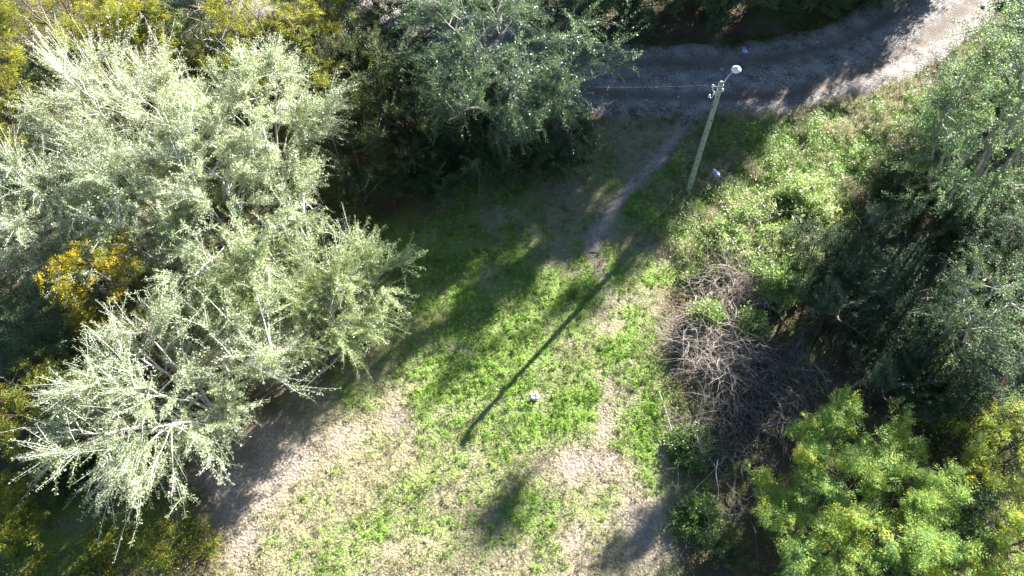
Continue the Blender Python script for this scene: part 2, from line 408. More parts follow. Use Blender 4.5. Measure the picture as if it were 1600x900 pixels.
# dry grass thatch
cx, cy = frame_pts(60000, rngG); g, b, m, r, t = ground_maps(cx, cy)
keep = (rngG.random(len(cx)) < (1 - .8 * g) * (1 - .88 * b)) & (m > 0) & (r < .1); cx, cy = cx[keep], cy[keep]
keep = rngG.permutation(len(cx))[:11000]; cx, cy = cx[keep], cy[keep]
per = 14; x, y, q, a = clumps(cx, cy, per, rngG.uniform(.06, .2, len(cx)), rngG)
tone = np.clip(np.repeat(rngG.normal(.5, .25, len(cx)), per) + rngG.normal(0, .2, len(x)), 0, 1)
scatter_leaves("dry_grass", M['dry_blade'], x, y, gh(x, y) + rngG.uniform(.0, .05, len(x)), rngG.uniform(.08, .24, len(x)), rngG.uniform(.012, .026, len(x)), .45, tone, rngG,
               "straw coloured dry grass thatch across the clearing", "dry grass")
# green grass tufts
cx, cy = frame_pts(60000, rngG); g, b, m, r, t = ground_maps(cx, cy)
keep = (rngG.random(len(cx)) < (.25 + .6 * g) * (fbm(cx, cy, .9, 81) > .47) * (1 - .85 * b)) & (m > 0) & (r < .3); cx, cy = cx[keep], cy[keep]
keep = rngG.permutation(len(cx))[:13000]; cx, cy = cx[keep], cy[keep]
per = 14; x, y, q, a = clumps(cx, cy, per, rngG.uniform(.05, .16, len(cx)), rngG)
tone = np.clip(np.repeat(rngG.normal(.5, .25, len(cx)), per) + rngG.normal(0, .15, len(x)), 0, 1)
scatter_leaves("grass", M['grass_blade'], x, y, gh(x, y), rngG.uniform(.10, .28, len(x)), rngG.uniform(.014, .03, len(x)), .75, tone, rngG,
               "yellowish green grass tufts across the clearing and road verge", "grass")
# taller weeds on the verge between road and shrubs
VERGE = poly([(1030, 165), (1250, 165), (1400, 110), (1490, 90), (1470, 170), (1340, 290), (1320, 400), (1180, 430), (1070, 440), (1020, 360), (1060, 290)])
cx, cy = rngG.uniform(5, 24, 30000), rngG.uniform(18, 34, 30000)
n1 = fbm(cx, cy, 1.5, 95); dt_, _ = path_dist(cx, cy, TRAIL); dr_, _ = path_dist(cx, cy, ROAD)
keep = inpoly(cx + 2 * (n1 - .5), cy, VERGE) & (dt_ > .7) & (dr_ > ROAD_W - .9 + 1.6 * n1) & (rngG.random(len(cx)) < .2 + 1.2 * (n1 - .3)); cx, cy = cx[keep][:5200], cy[keep][:5200]
per = 18; x, y, q, a = clumps(cx, cy, per, rngG.uniform(.1, .3, len(cx)), rngG)
hgt = rngG.uniform(.1, .9, len(cx)) * np.clip(2.6 * (fbm(cx, cy, 1.3, 97) - .3), .15, 1.4)
tone = np.clip(np.repeat(rngG.normal(.55, .25, len(cx)), per) + rngG.normal(0, .15, len(x)), 0, 1)
scatter_leaves("verge_weeds", M['bramble_leaf'], x, y, gh(x, y) + np.repeat(hgt, per) * rngG.uniform(.2, 1, len(x)), rngG.uniform(.06, .15, len(x)), rngG.uniform(.03, .06, len(x)), .25, tone, rngG,
               "knee high yellow green weeds on the verge around the lamp post", "weeds")
cx, cy = rngG.uniform(5, 24, 20000), rngG.uniform(18, 34, 20000)
n1 = fbm(cx, cy, 1.1, 195); dt_, _ = path_dist(cx, cy, TRAIL); dr_, _ = path_dist(cx, cy, ROAD)
keep = inpoly(cx, cy, VERGE) & (dt_ > .6) & (dr_ > ROAD_W - .7) & (rngG.random(len(cx)) < 3 * (n1 - .4)); cx, cy = cx[keep][:3500], cy[keep][:3500]
per = 14; x, y, q, a = clumps(cx, cy, per, rngG.uniform(.1, .25, len(cx)), rngG)
tone = np.clip(np.repeat(rngG.normal(.6, .25, len(cx)), per) + rngG.normal(0, .15, len(x)), 0, 1)
scatter_leaves("dry_verge_grass", M['dry_blade'], x, y, gh(x, y) + rngG.uniform(0, .25, len(x)), rngG.uniform(.15, .4, len(x)), rngG.uniform(.012, .03, len(x)), .8, tone, rngG,
               "tall straw coloured grass among the weeds of the verge", "dry grass")
CORNER = poly([(-60, 730), (120, 745), (300, 790), (350, 840), (330, 960), (-80, 960)])
cx, cy = rngG.uniform(-24, -8, 9000), rngG.uniform(3, 14, 9000); n1 = fbm(cx, cy, 1.2, 295)
keep = inpoly(cx, cy, CORNER) & (rngG.random(len(cx)) < 3.2 * (n1 - .38)); cx, cy = cx[keep][:1300], cy[keep][:1300]
per = 20; x, y, q, a = clumps(cx, cy, per, rngG.uniform(.1, .35, len(cx)), rngG); hgt = rngG.uniform(.05, .4, len(cx))
tone = np.clip(np.repeat(rngG.normal(.4, .3, len(cx)), per) + rngG.normal(0, .15, len(x)), 0, 1)
scatter_leaves("corner_weeds", M['olive_leaf'], x, y, gh(x, y) + np.repeat(hgt, per) * rngG.uniform(.1, 1, len(x)), rngG.uniform(.05, .13, len(x)), rngG.uniform(.025, .05, len(x)), .3, tone, rngG,
               "olive and yellow weeds on the ground in the lower left corner", "weeds")
# low undergrowth on the wooded ground
cx, cy = frame_pts(40000, rngG, -34, 36, 2, 52); g, b, m, r, t = ground_maps(cx, cy)
keep = (rngG.random(len(cx)) < .35 + 1.5 * (fbm(cx, cy, 2.5, 15) - .35)) & (m < .5) & (r < .75) & ~((b > .6)); cx, cy = cx[keep][:12000], cy[keep][:12000]
per = 14; x, y, q, a = clumps(cx, cy, per, rngG.uniform(.12, .4, len(cx)), rngG)
hgt = rngG.uniform(.05, .5, len(cx))
tone = np.clip(np.repeat(rngG.normal(.5, .25, len(cx)), per) + rngG.normal(0, .15, len(x)), 0, 1)
scatter_leaves("undergrowth", M['mixed_leaf'], x, y, gh(x, y) + np.repeat(hgt, per) * rngG.uniform(.2, 1, len(x)), rngG.uniform(.07, .16, len(x)), rngG.uniform(.035, .07, len(x)), .25, tone, rngG,
               "dark leafy undergrowth on the shaded ground beneath the trees", "undergrowth")

u = rngG.uniform(0, len(ROAD) - 1.01, 5200); i0 = u.astype(int); c = ROAD[i0] + (ROAD[i0 + 1] - ROAD[i0]) * (u - i0)[:, None]; Tn = norm(ROAD[i0 + 1] - ROAD[i0])
off = np.where(rngG.random(len(u)) < .65, 1, -1) * rngG.normal(ROAD_W - .05, .38, len(u))
cx, cy = c[:, 0] - Tn[:, 1] * off, c[:, 1] + Tn[:, 0] * off; keep = (cx > 0) & (cx < 38) & (fbm(cx, cy, 1.0, 405) > .44); cx, cy = cx[keep], cy[keep]
per = 12; x, y, q, a = clumps(cx, cy, per, rngG.uniform(.08, .3, len(cx)), rngG); tone = np.clip(np.repeat(rngG.normal(.55, .3, len(cx)), per) + rngG.normal(0, .15, len(x)), 0, 1)
scatter_leaves("roadside_litter", M['mixed_leaf'], x, y, gh(x, y) + .06 + rngG.uniform(0, .16, len(x)), rngG.uniform(.06, .15, len(x)), rngG.uniform(.03, .06, len(x)), .25, tone, rngG,
               "ragged fringe of low weeds and fallen leaves along the road's edges", "weeds")

# gravel
def stone_mesh(name, rng, s=1.0):
    t = (1 + 5 ** .5) / 2
    v = np.array([(-1, t, 0), (1, t, 0), (-1, -t, 0), (1, -t, 0), (0, -1, t), (0, 1, t), (0, -1, -t), (0, 1, -t), (t, 0, -1), (t, 0, 1), (-t, 0, -1), (-t, 0, 1)]) / 1.9
    v = v * (1 + rng.normal(0, .16, (12, 1))) * np.array([1, .75, .42]) * s
    f = np.array([(0, 11, 5), (0, 5, 1), (0, 1, 7), (0, 7, 10), (0, 10, 11), (1, 5, 9), (5, 11, 4), (11, 10, 2), (10, 7, 6), (7, 1, 8), (3, 9, 4), (3, 4, 2), (3, 2, 6), (3, 6, 8), (3, 8, 9), (4, 9, 5), (2, 4, 11), (6, 2, 10), (8, 6, 7), (9, 8, 1)])
    return v, f
M['stone'] = rough_mat("pale_stone", [(.3, (.36, .34, .32)), (.7, (.6, .57, .54))], 5, .85, .4)
M['gravel'] = rough_mat("gravel_stone", [(.35, (.3, .28, .26)), (.6, (.66, .64, .6))], .8, .9, .2, 9)
N = 13000
u = rngG.uniform(0, len(ROAD) - 1.01, N * 2); i0 = u.astype(int); c = ROAD[i0] + (ROAD[i0 + 1] - ROAD[i0]) * (u - i0)[:, None]
Tn = norm(ROAD[i0 + 1] - ROAD[i0]); off = rngG.normal(0, 1.9, N * 2).clip(-3.6, 3.6)
gxp = c[:, 0] - Tn[:, 1] * off; gyp = c[:, 1] + Tn[:, 0] * off
keep = (gxp > -12) & (gxp < 36) & (fbm(gxp, gyp, 1.3, 17) > .45) & (np.abs(np.abs(off) / ROAD_W - .42) > .13); gxp, gyp, off = gxp[keep][:N], gyp[keep][:N], off[keep][:N]
sv = np.array([(1, .1, 0), (-.9, 0, 0), (0, .8, .1), (.1, -.75, 0), (.1, 0, .5), (0, 0, -.5)]); sf = np.array([(0, 2, 4), (2, 1, 4), (1, 3, 4), (3, 0, 4), (2, 0, 5), (1, 2, 5), (3, 1, 5), (0, 3, 5)]); n = len(gxp)
sc = rngG.uniform(.014, .04, n) * np.where(rngG.random(n) < .06, 1.9, 1); an = rngG.uniform(0, 6.28, n)
X = sv[None, :, 0] * np.cos(an)[:, None] - sv[None, :, 1] * np.sin(an)[:, None]; Y = sv[None, :, 0] * np.sin(an)[:, None] + sv[None, :, 1] * np.cos(an)[:, None]
V = np.stack([gxp[:, None] + X * sc[:, None], gyp[:, None] + Y * sc[:, None], road_z(gxp, gyp, off / ROAD_W)[:, None] + sv[None, :, 2] * sc[:, None] + .004], -1).reshape(-1, 3)
F = (sf[None] + (np.arange(n) * 6)[:, None, None]).reshape(-1, 3)
tag(link("gravel", mesh_from("gravel", V, F), M['gravel']), "small pale gravel scattered over the dirt road", "gravel", kind="stuff")

# ------------------------------------------------------------------ trees and shrubs
def skeleton(rng, R, h, limbs=8, fork=.25, stems=1, l2=7, whips=450, wl=(.8, 2.2), droop=-.06, wdir=(.5, .5, .3, .45), stem_spread=.4, zlo=.25, lob=.35):
    base = np.zeros((stems, 3)); ang = rng.uniform(0, 6.28) + np.arange(stems) * 6.283 / max(stems, 1)
    if stems > 1: base[:, 0] = np.cos(ang) * stem_spread; base[:, 1] = np.sin(ang) * stem_spread
    sd_ = np.stack([np.cos(ang) * .35, np.sin(ang) * .35, np.ones(stems)], 1)
    if stems == 1: sd_ = np.array([[rng.normal(0, .12), rng.normal(0, .12), 1.]])
    base[:, 2] = -.25
    trunk = grow(base, sd_, np.full(stems, h * fork + .25), 6, .05, .08, rng)
    cz, rz = (zlo + 1) / 2 * h, (1 - zlo) / 2 * h
    wm = .5 * (wl[0] + wl[1]) * .45; Rx = max(R - wm, R * .55); rz = max(rz - wm * .5, rz * .6)
    so = rng.uniform(0, 50)
    def dome(n, lo):
        d = norm(rng.normal(0, 1, (n, 3))); q = lo + (1 - lo) * rng.random((n, 1)) ** .6
        az = np.arctan2(d[:, 1], d[:, 0])
        f = 1 - lob + 2 * lob * vnoise(np.cos(az) * 1.6 + so, np.sin(az) * 1.6 + d[:, 2] * 1.5 + so, 7)
        return d * q * f[:, None] * np.array([Rx, Rx, rz]) + np.array([0, 0, cz])
    def arc(p0, p2, lift, K, nz):
        L = np.linalg.norm(p2 - p0, axis=1, keepdims=True)
        p1 = .5 * (p0 + p2) + np.concatenate([np.zeros((len(p0), 2)), lift * L], 1) + rng.normal(0, .06, p0.shape) * L
        t = np.linspace(0, 1, K)[None, :, None]
        P = p0[:, None] * (1 - t) ** 2 + 2 * p1[:, None] * t * (1 - t) + p2[:, None] * t * t
        N_ = rng.normal(0, nz, P.shape) * L[:, None]; N_[:, 0] = 0
        return P + N_
    si = rng.integers(0, stems, limbs); p0, _ = sample_paths(trunk, si, rng.uniform(.7, 1, limbs))
    tg = dome(limbs * 4, .5)
    az = np.arctan2(tg[:, 1], tg[:, 0]); tg = tg[np.argsort(az)][::4]
    limb = arc(p0, tg, .12, 9, .012)
    n2 = limbs * l2; tg = dome(n2, .3)
    S = limb[:, 2:].reshape(-1, 3)
    D = np.linalg.norm(S[None] - tg[:, None], axis=2) + 3.0 * np.maximum(S[None, :, 2] - tg[:, None, 2] + .1, 0)
    br = arc(S[np.argmin(D, 1)], tg, .10, 7, .02)
    wi = rng.integers(0, len(br), whips); t = rng.uniform(.3, 1, whips) ** .8
    p, tg = sample_paths(br, wi, t); out = norm((p - np.array([0, 0, cz])) * np.array([1, 1, .35]) + 1e-6)
    A, B, C, Dn = wdir
    wh = grow(p, norm(tg * A + out * B + np.array([0, 0, C]) + rng.normal(0, Dn, (whips, 3))), rng.uniform(wl[0], wl[1], whips) * rng.uniform(.6, 1, whips), 7, droop, .09, rng)
    wh[:, :, 2] = np.maximum(wh[:, :, 2], .05)
    tip = wh[:, -1]; rr = np.percentile(np.hypot(tip[:, 0], tip[:, 1]), 94); zz = np.percentile(wh[:, :, 2], 98.5)
    s = np.array([R / rr, R / rr, h / zz])
    return [trunk * s, limb * s, br * s, wh * s]

def taper(N, K, a, b): return np.broadcast_to(np.linspace(a, b, K), (N, K)).copy()

def foliage(P, per, L, asp, spread, rng, t0=.05, flat=.6, along=.5, tone_c=.5, tone_w=.16):
    N = len(P); n = N * per; idx = np.repeat(np.arange(N), per); t = rng.uniform(t0, 1, n)
    p, tg = sample_paths(P, idx, t)
    pr = norm(np.cross(tg, rng.normal(0, 1, (n, 3))))
    p = p + pr * (rng.random(n)[:, None] * spread * (1.15 - .6 * t[:, None]))
    d = norm(tg * along + pr + rng.normal(0, .3, (n, 3)))
    nn = norm(np.stack([rng.normal(0, flat, n), rng.normal(0, flat, n), np.ones(n)], 1))
    Ls = rng.uniform(L * .65, L * 1.25, n)
    V, F = leaf_quads(p, d, nn, Ls, Ls * asp)
    tone = np.clip(np.repeat(rng.normal(tone_c, .17, N), per) + rng.normal(0, tone_w, n), 0, 1)
    return V, F, tone

def fronds(P, tips, nf, Lf, pairs, rng, tone_c=.5):
    N = len(P); wi = rng.integers(0, N, tips); t = 1 - rng.random(tips) ** 1.6 * .8
    p, tg = sample_paths(P, wi, t)
    n = tips * nf; p = np.repeat(p, nf, 0) + rng.normal(0, .04, (tips * nf, 3)); tg = np.repeat(tg, nf, 0)
    d = norm(tg * .6 + rng.normal(0, .65, (n, 3)) + np.array([0, 0, .35]))
    L = rng.uniform(Lf * .6, Lf * 1.2, n)
    R = grow(p, d, L, 5, -.16, .04, rng)
    k = pairs * 2; idx = np.repeat(np.arange(n), k); tt = np.tile(np.repeat(np.linspace(.15, 1, pairs), 2), n); sg = np.tile([1., -1.], n * pairs)
    q, tq = sample_paths(R, idx, tt)
    sd = norm(np.cross(tq, np.array([0, 0, 1.]))) * sg[:, None]
    dd = norm(sd * .85 + tq * .6 + np.array([0, 0, -.1]) + rng.normal(0, .12, (len(q), 3)))
    ln = np.repeat(L, k) * .30 * np.sin(np.clip(tt * 2.6 + .35, .2, 2.9))
    nn = norm(np.stack([rng.normal(0, .8, len(q)), rng.normal(0, .8, len(q)), np.ones(len(q))], 1))
    V, F = leaf_quads(q, dd, nn, ln, ln * .34 + .008)
    tone = np.clip(np.repeat(np.repeat(rng.normal(tone_c, .13, tips), nf) + rng.normal(0, .1, n), k) + rng.normal(0, .06, len(q)), 0, 1)
    return V, F, tone

def build_tree(name, seed, R, h, leaf, bark, style='whip', trunk_r=.16, sk=None, lf=None, twig_r=.012, twig_bark=None):
    """returns the tree's part meshes: trunk, branches, twigs, crown"""
    rng = np.random.default_rng(seed)
    T, Lm, Br, Wh = skeleton(rng, R, h, **(sk or {}))
    lf = lf or {}
    parts = []
    for k in range(len(T)):
        parts.append(("trunk", mesh_from(name + "_trunk", *tubes(T[k:k + 1], taper(1, T.shape[1], trunk_r, trunk_r * .75), 8), smooth=True), M[bark]))
    for k in range(len(Lm)):
        parts.append(("limb", mesh_from(name + "_limb", *tubes(Lm[k:k + 1], taper(1, 9, trunk_r * .55, .03), 6), smooth=True), M[bark]))
    V, F = merge([tubes(Br[:, ::2], taper(len(Br), 4, .032, .012), 3), tubes(Wh[:, ::3], taper(len(Wh), 3, twig_r, twig_r * .35), 3)])
    parts.append(("twigs", mesh_from(name + "_twigs", V, F, smooth=True), M[twig_bark or bark]))
    if style == 'whip':
        a = foliage(Wh, lf.get('per', 90), lf.get('L', .075), lf.get('asp', .5), lf.get('spread', .1), rng, .05, lf.get('flat', .6), lf.get('along', .6), lf.get('tone', .5))
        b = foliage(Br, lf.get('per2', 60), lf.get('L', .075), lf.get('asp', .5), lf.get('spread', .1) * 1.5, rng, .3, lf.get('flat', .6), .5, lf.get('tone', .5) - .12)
        V, F = merge([a[:2], b[:2]]); tone = np.r_[a[2], b[2]]
    else:
        V, F, tone = fronds(Wh, lf.get('tips', 500), lf.get('nf', 9), lf.get('Lf', .38), lf.get('pairs', 7), rng, lf.get('tone', .5))
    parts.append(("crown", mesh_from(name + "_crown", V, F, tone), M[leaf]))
    return parts

def part(nm, me, mat, root):
    o = link(nm, me, mat, root)
    if nm in ("twigs", "stems"): o["kind"] = "stuff"      # far too fine and many to pick apart
    return o

def plant(name, parts, px, py, h, label, cat, group=None, rz=0.0, s=1.0, frac=.62, only=None):
    p = at(px, py, h * frac)
    root = empty(name, (p[0], p[1], float(gh(p[0], p[1]))), rz, s)
    tag(root, label, cat, group)
    for nm, me, mat in parts: part(nm, me, mat, root)
    return root

SIL = dict(limbs=12, l2=9, whips=1350, wl=(.6, 2.0), droop=-.05, wdir=(.4, .6, .36, .38), fork=.22, stems=2, zlo=.25)
def silver(seed, R, h, leaf='silver_leaf', **k):
    sk = dict(SIL); sk.update(k.get('sk', {})); lf = dict(per=56, L=.085, asp=.5, spread=.10, per2=60, flat=.9); lf.update(k.get('lf', {}))
    return build_tree("silver_tree", seed, R, h, leaf, 'pale_bark', 'whip', .11, sk, lf, .0115, 'white_twig')

G_SIL = "silvery trees massed on the left"
plant("silver_tree", silver(1, 4.9, 6.2, sk=dict(wl=(.8, 2.3), lob=.42)), 262, 610, 6.2, "pale silvery tree at lower left with white branches radiating over the dirt", "tree", G_SIL)
plant("silver_tree", silver(2, 4.5, 7.6, sk=dict(limbs=10)), 350, 330, 7.6, "silvery leaved tree between the lower-left tree and the yellow-olive tree tops", "tree", G_SIL)
plant("silver_tree", silver(3, 4.6, 7.4, lf=dict(tone=.44), sk=dict(wl=(.9, 2.5), whips=1100)), 95, 330, 7.4, "silvery tree at the left edge above the bright golden shrub", "tree", G_SIL)
plant("silver_tree", silver(4, 4.6, 8.2, lf=dict(tone=.6), sk=dict(wl=(.9, 2.6), droop=-.01, wdir=(.35, .45, .6, .3))), 190, 175, 8.2, "whitish feathery-twigged tree just below the yellow-olive tree at upper left", "tree", G_SIL)
plant("silver_tree", silver(5, 4.0, 7.8), 405, 190, 7.8, "silvery tree next to the dark shrubs, its right side in shade", "tree", G_SIL)
plant("silver_tree", silver(7, 3.6, 6.8, lf=dict(tone=.52), sk=dict(whips=900)), 225, 320, 6.8, "silvery tree in the middle of the left-hand mass", "tree", G_SIL)
plant("silver_tree", silver(8, 3.0, 5.6, 'fresh_leaf', lf=dict(tone=.6), sk=dict(whips=800)), 395, 455, 5.6, "greenish silvery tree filling the notch right of the lower-left tree", "tree", G_SIL)
plant("silver_tree", silver(6, 3.6, 5.4, 'fresh_leaf', lf=dict(tone=.62), sk=dict(whips=1100, zlo=.1, wl=(.8, 2.2))), 520, 452, 5.4, "low greenish silvery tree leaning out over the left side of the clearing", "tree", G_SIL)

FEA = dict(limbs=10, l2=8, whips=330, wl=(.4, 1.1), droop=.0, wdir=(.5, .4, .5, .4), fork=.15, stems=2, zlo=.12)
def feathery(seed, R, h, leaf, tips=520, **k):
    sk = dict(FEA); sk.update(k.get('sk', {})); lf = dict(tips=tips, nf=8, Lf=.42, pairs=5); lf.update(k.get('lf', {}))
    return build_tree("feathery_shrub", seed, R, h, leaf, k.get('bark', 'brown_bark'), 'fern', .10, sk, lf, .011)
G_YEL = "yellowing feathery trees among the silvery ones"
plant("yellowing_tree", feathery(21, 4.4, 8.4, 'olive_leaf', 900), 110, 45, 8.4, "yellow-olive feathery tree in the top left corner", "tree", G_YEL)
plant("yellowing_tree", feathery(22, 3.6, 7.4, 'olive_leaf', 650), 425, 70, 7.4, "olive and orange feathery tree left of the tall drooping green tree", "tree", G_YEL)
plant("yellowing_shrub", feathery(23, 2.0, 5.9, 'yellow_leaf', 380, lf=dict(tone=.64)), 168, 462, 5.4, "bright golden yellow shrub amid the silvery trees", "shrub", G_YEL)
plant("yellowing_shrub", feathery(24, 2.3, 4.2, 'yellow_leaf', 360, lf=dict(tone=.4)), 28, 625, 4.2, "orange-yellow shrub at the left edge beside the lower-left silvery tree", "shrub", G_YEL)
plant("yellowing_shrub", feathery(25, 1.9, 6.2, 'olive_leaf', 300), 12, 205, 5.2, "yellow-green shrub top showing at the left edge", "shrub", G_YEL)
plant("yellowing_shrub", feathery(26, 2.3, 5.0, 'olive_leaf', 320), 500, 35, 5.0, "yellow-green shrub at the top edge beside the drooping green tree", "shrub", G_YEL)
plant("yellowing_shrub", feathery(27, 1.5, 2.0, 'olive_leaf', 200), -5, 800, 2.0, "small yellow-green bush in the lower left corner", "shrub", G_YEL)

BSH = dict(limbs=9, l2=6, whips=300, wl=(.5, 1.4), droop=-.03, wdir=(.5, .4, .4, .5), fork=.12, stems=3, zlo=.0)
def bush(seed, R, h, leaf, whips=300, per=60, L=.09, asp=.5, bark='brown_bark', **k):
    sk = dict(BSH); sk.update(whips=whips); sk.update(k.get('sk', {})); lf = dict(per=per, L=L, asp=asp, spread=.13, per2=45); lf.update(k.get('lf', {}))
    return build_tree("bush", seed, R, h, leaf, bark, 'whip', .08, sk, lf, .010)
plant("leafy_shrub", bush(31, 2.6, 4.6, 'willow_leaf'), 55, 500, 3.8, "blue-green shrub at the left edge below the silvery trees", "shrub")
plant("leafy_shrub", bush(32, 2.4, 6.4, 'fresh_leaf', 260), 290, 28, 6.4, "leafy green tree top between the two yellow-olive trees", "shrub")
plant("leafy_shrub", bush(33, 1.8, 1.4, 'dark_leaf', 200), 120, 720, 1.4, "low dark shrub under the lower-left silvery tree", "shrub")
plant("leafy_shrub", bush(35, 2.6, 4.6, 'mixed_leaf', 380), 300, 110, 4.6, "mottled green shrub filling the gap between the top left trees", "shrub")
plant("leafy_shrub", bush(36, 2.8, 4.8, 'mixed_leaf', 380), 20, 110, 4.8, "mottled shrub under the yellow-olive tree at the left edge", "shrub")
plant("leafy_shrub", bush(37, 2.8, 4.6, 'dark_leaf', 380), 470, 130, 4.6, "dark shrub below the olive and orange tree", "shrub")
plant("leafy_shrub", bush(38, 2.8, 6.2, 'olive_leaf', 380), 215, 60, 6.2, "leafy yellow-green shrub touching the top left yellow-olive tree", "shrub")
plant("leafy_shrub", bush(39, 2.4, 3.6, 'willow_leaf', 380), 85, 575, 3.6, "dark green shrub between the golden shrub and the orange-yellow one", "shrub")
# bare twiggy top at the upper left
plant("bare_shrub", build_tree("bare_shrub", 34, 2.3, 6.6, 'olive_leaf', 'pale_bark', 'whip', .07, dict(limbs=10, l2=6, whips=220, wl=(.6, 1.6), fork=.3, stems=1), dict(per=4, per2=3), .014), 345, 30, 6.6,
      "nearly bare pinkish twiggy tree top near the top edge", "tree")

# shaded wood in the upper middle
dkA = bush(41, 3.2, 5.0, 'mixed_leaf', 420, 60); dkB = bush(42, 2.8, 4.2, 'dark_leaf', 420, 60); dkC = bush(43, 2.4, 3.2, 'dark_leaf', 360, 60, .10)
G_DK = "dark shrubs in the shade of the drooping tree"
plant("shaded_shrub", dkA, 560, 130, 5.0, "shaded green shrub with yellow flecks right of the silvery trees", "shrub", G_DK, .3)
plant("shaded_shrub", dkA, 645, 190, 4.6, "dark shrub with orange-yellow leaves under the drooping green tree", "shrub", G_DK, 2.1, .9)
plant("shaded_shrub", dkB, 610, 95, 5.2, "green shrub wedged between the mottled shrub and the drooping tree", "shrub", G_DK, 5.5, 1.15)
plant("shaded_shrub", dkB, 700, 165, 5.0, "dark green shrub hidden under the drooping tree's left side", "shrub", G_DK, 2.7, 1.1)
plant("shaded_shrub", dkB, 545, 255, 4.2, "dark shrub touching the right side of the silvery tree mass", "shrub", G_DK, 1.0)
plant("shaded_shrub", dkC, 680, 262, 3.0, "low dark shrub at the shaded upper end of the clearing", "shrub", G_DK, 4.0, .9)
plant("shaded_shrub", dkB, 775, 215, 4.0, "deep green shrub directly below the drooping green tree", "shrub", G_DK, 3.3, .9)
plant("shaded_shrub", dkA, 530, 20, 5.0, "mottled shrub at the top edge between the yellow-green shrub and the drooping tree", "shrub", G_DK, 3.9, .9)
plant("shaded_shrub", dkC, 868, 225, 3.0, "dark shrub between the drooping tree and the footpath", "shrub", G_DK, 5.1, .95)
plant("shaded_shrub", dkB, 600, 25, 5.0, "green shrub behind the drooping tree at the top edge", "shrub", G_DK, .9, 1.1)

DRO = dict(limbs=13, l2=11, whips=1900, wl=(.8, 2.4), zlo=.1, droop=-.11, wdir=(.45, .5, .2, .4), fork=.28, stems=1)
plant("drooping_tree", build_tree("drooping_tree", 51, 5.9, 8.8, 'willow_leaf', 'grey_bark', 'whip', .2, DRO, dict(per=62, L=.095, asp=.45, spread=.12, per2=60, flat=.9), .010), 782, 88, 8.8,
      "large drooping green tree beside the dirt road at the top", "tree")

# trees north of the road
noA = build_tree("roadside_tree", 61, 4.2, 12.6, 'dark_leaf', 'brown_bark', 'whip', .2, dict(limbs=14, l2=14, whips=1400, wl=(.7, 1.8), droop=-.04, fork=.15, stems=2, zlo=.0), dict(per=50, L=.17, asp=.6, spread=.2, per2=60), .012)
noB = build_tree("roadside_tree", 62, 3.4, 5.2, 'willow_leaf', 'brown_bark', 'whip', .12, dict(limbs=11, l2=9, whips=620, wl=(.5, 1.4), droop=-.04, fork=.12, stems=3, zlo=-.05), dict(per=60, L=.11, asp=.55, spread=.16, per2=60), .012)
G_N = "dark trees along the far side of the dirt road"
def plant_xy(name, parts, x, y, label, cat, group=None, rz=0.0, s=1.0):
    root = empty(name, (x, y, float(gh(x, y))), rz, s); tag(root, label, cat, group)
    for nm, me, mat in parts: part(nm, me, mat, root)
    return root
plant_xy("roadside_tree", noB, 7.4, 39.9, "dark bushy tree across the road, nearest the drooping tree", "tree", G_N, .4, .95)
plant_xy("roadside_tree", noB, 13.4, 39.9, "dark bushy tree across the road straight above the lamp", "tree", G_N, 1.7, .9)
plant_xy("roadside_tree", noB, 19.3, 40.9, "dark bush across the road where it starts to bend upwards", "tree", G_N, 3.0, .8)
plant_xy("roadside_tree", noB, 23.6, 42.6, "dark bush in the corner where the road bends upwards", "tree", G_N, 4.4, .95)
plant_xy("roadside_tree", noB, 27.6, 47.6, "dark bushy tree beyond the bend, left of the sunlit stretch of road", "tree", G_N, 5.4, 1.4)
plant_xy("roadside_tree", noA, 8.0, 45.5, "tall dark tree behind the bushes across the road, left one", "tree", G_N, 5.0, .98)
plant_xy("roadside_tree", noA, 14.2, 44.5, "tall dark tree behind the bushes across the road, middle one", "tree", G_N, 1.0, 1.12)
plant_xy("roadside_tree", noA, 20.8, 46.2, "tallest dark tree behind the bushes across the road, right of the middle", "tree", G_N, 2.6, 1.28)
plant_xy("roadside_tree", noA, 25.2, 48.0, "tall dark tree behind the bushes across the road, nearest the bend", "tree", G_N, .6, 1.08)
plant_xy("roadside_tree", noA, -8.0, 46.5, "tall dark tree above the olive and orange tree, beyond the road", "tree", G_N, 4.6, .85)
plant_xy("roadside_tree", noA, -17.0, 47.5, "tall dark tree beyond the road at upper left", "tree", G_N, 5.6, .85)
plant_xy("roadside_tree", noA, 34.8, 54.5, "tall dark tree beyond the sunlit end of the road", "tree", G_N, 1.6, .9)
plant_xy("roadside_tree", noA, 2.0, 47.0, "tall dark tree across the road behind the drooping tree", "tree", G_N, 3.6, .9)

# right side
plant("roadside_tree", build_tree("light_tree", 71, 4.6, 12.6, 'light_tree_leaf', 'grey_bark', 'whip', .18, dict(limbs=14, l2=11, whips=1050, wl=(.7, 1.9), droop=-.02, wdir=(.45, .5, .4, .38), fork=.2, stems=2, zlo=.2), dict(per=64, L=.095, asp=.5, spread=.13, per2=60), .013),
      1596, 160, 12.6, "tall sunlit light green tree at the right edge below the road", "tree", frac=.68)
plant_xy("roadside_tree", noA, 31.5, 36.5, "dark tree past the right edge on the inner side of the road's bend", "tree", None, 2.2, .85)
plant_xy("roadside_tree", noA, 35.5, 29.5, "dark tree past the right edge behind the tall light green tree", "tree", None, 4.2, .85)
G_R = "dark shrubs in the shade on the right"
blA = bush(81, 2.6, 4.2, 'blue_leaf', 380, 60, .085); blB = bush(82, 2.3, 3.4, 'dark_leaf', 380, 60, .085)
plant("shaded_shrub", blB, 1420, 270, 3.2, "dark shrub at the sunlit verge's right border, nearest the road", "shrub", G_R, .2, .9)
plant("shaded_shrub", blA, 1380, 385, 4.0, "deep shaded shrub right of the bright bramble", "shrub", G_R, 1.2, .9)
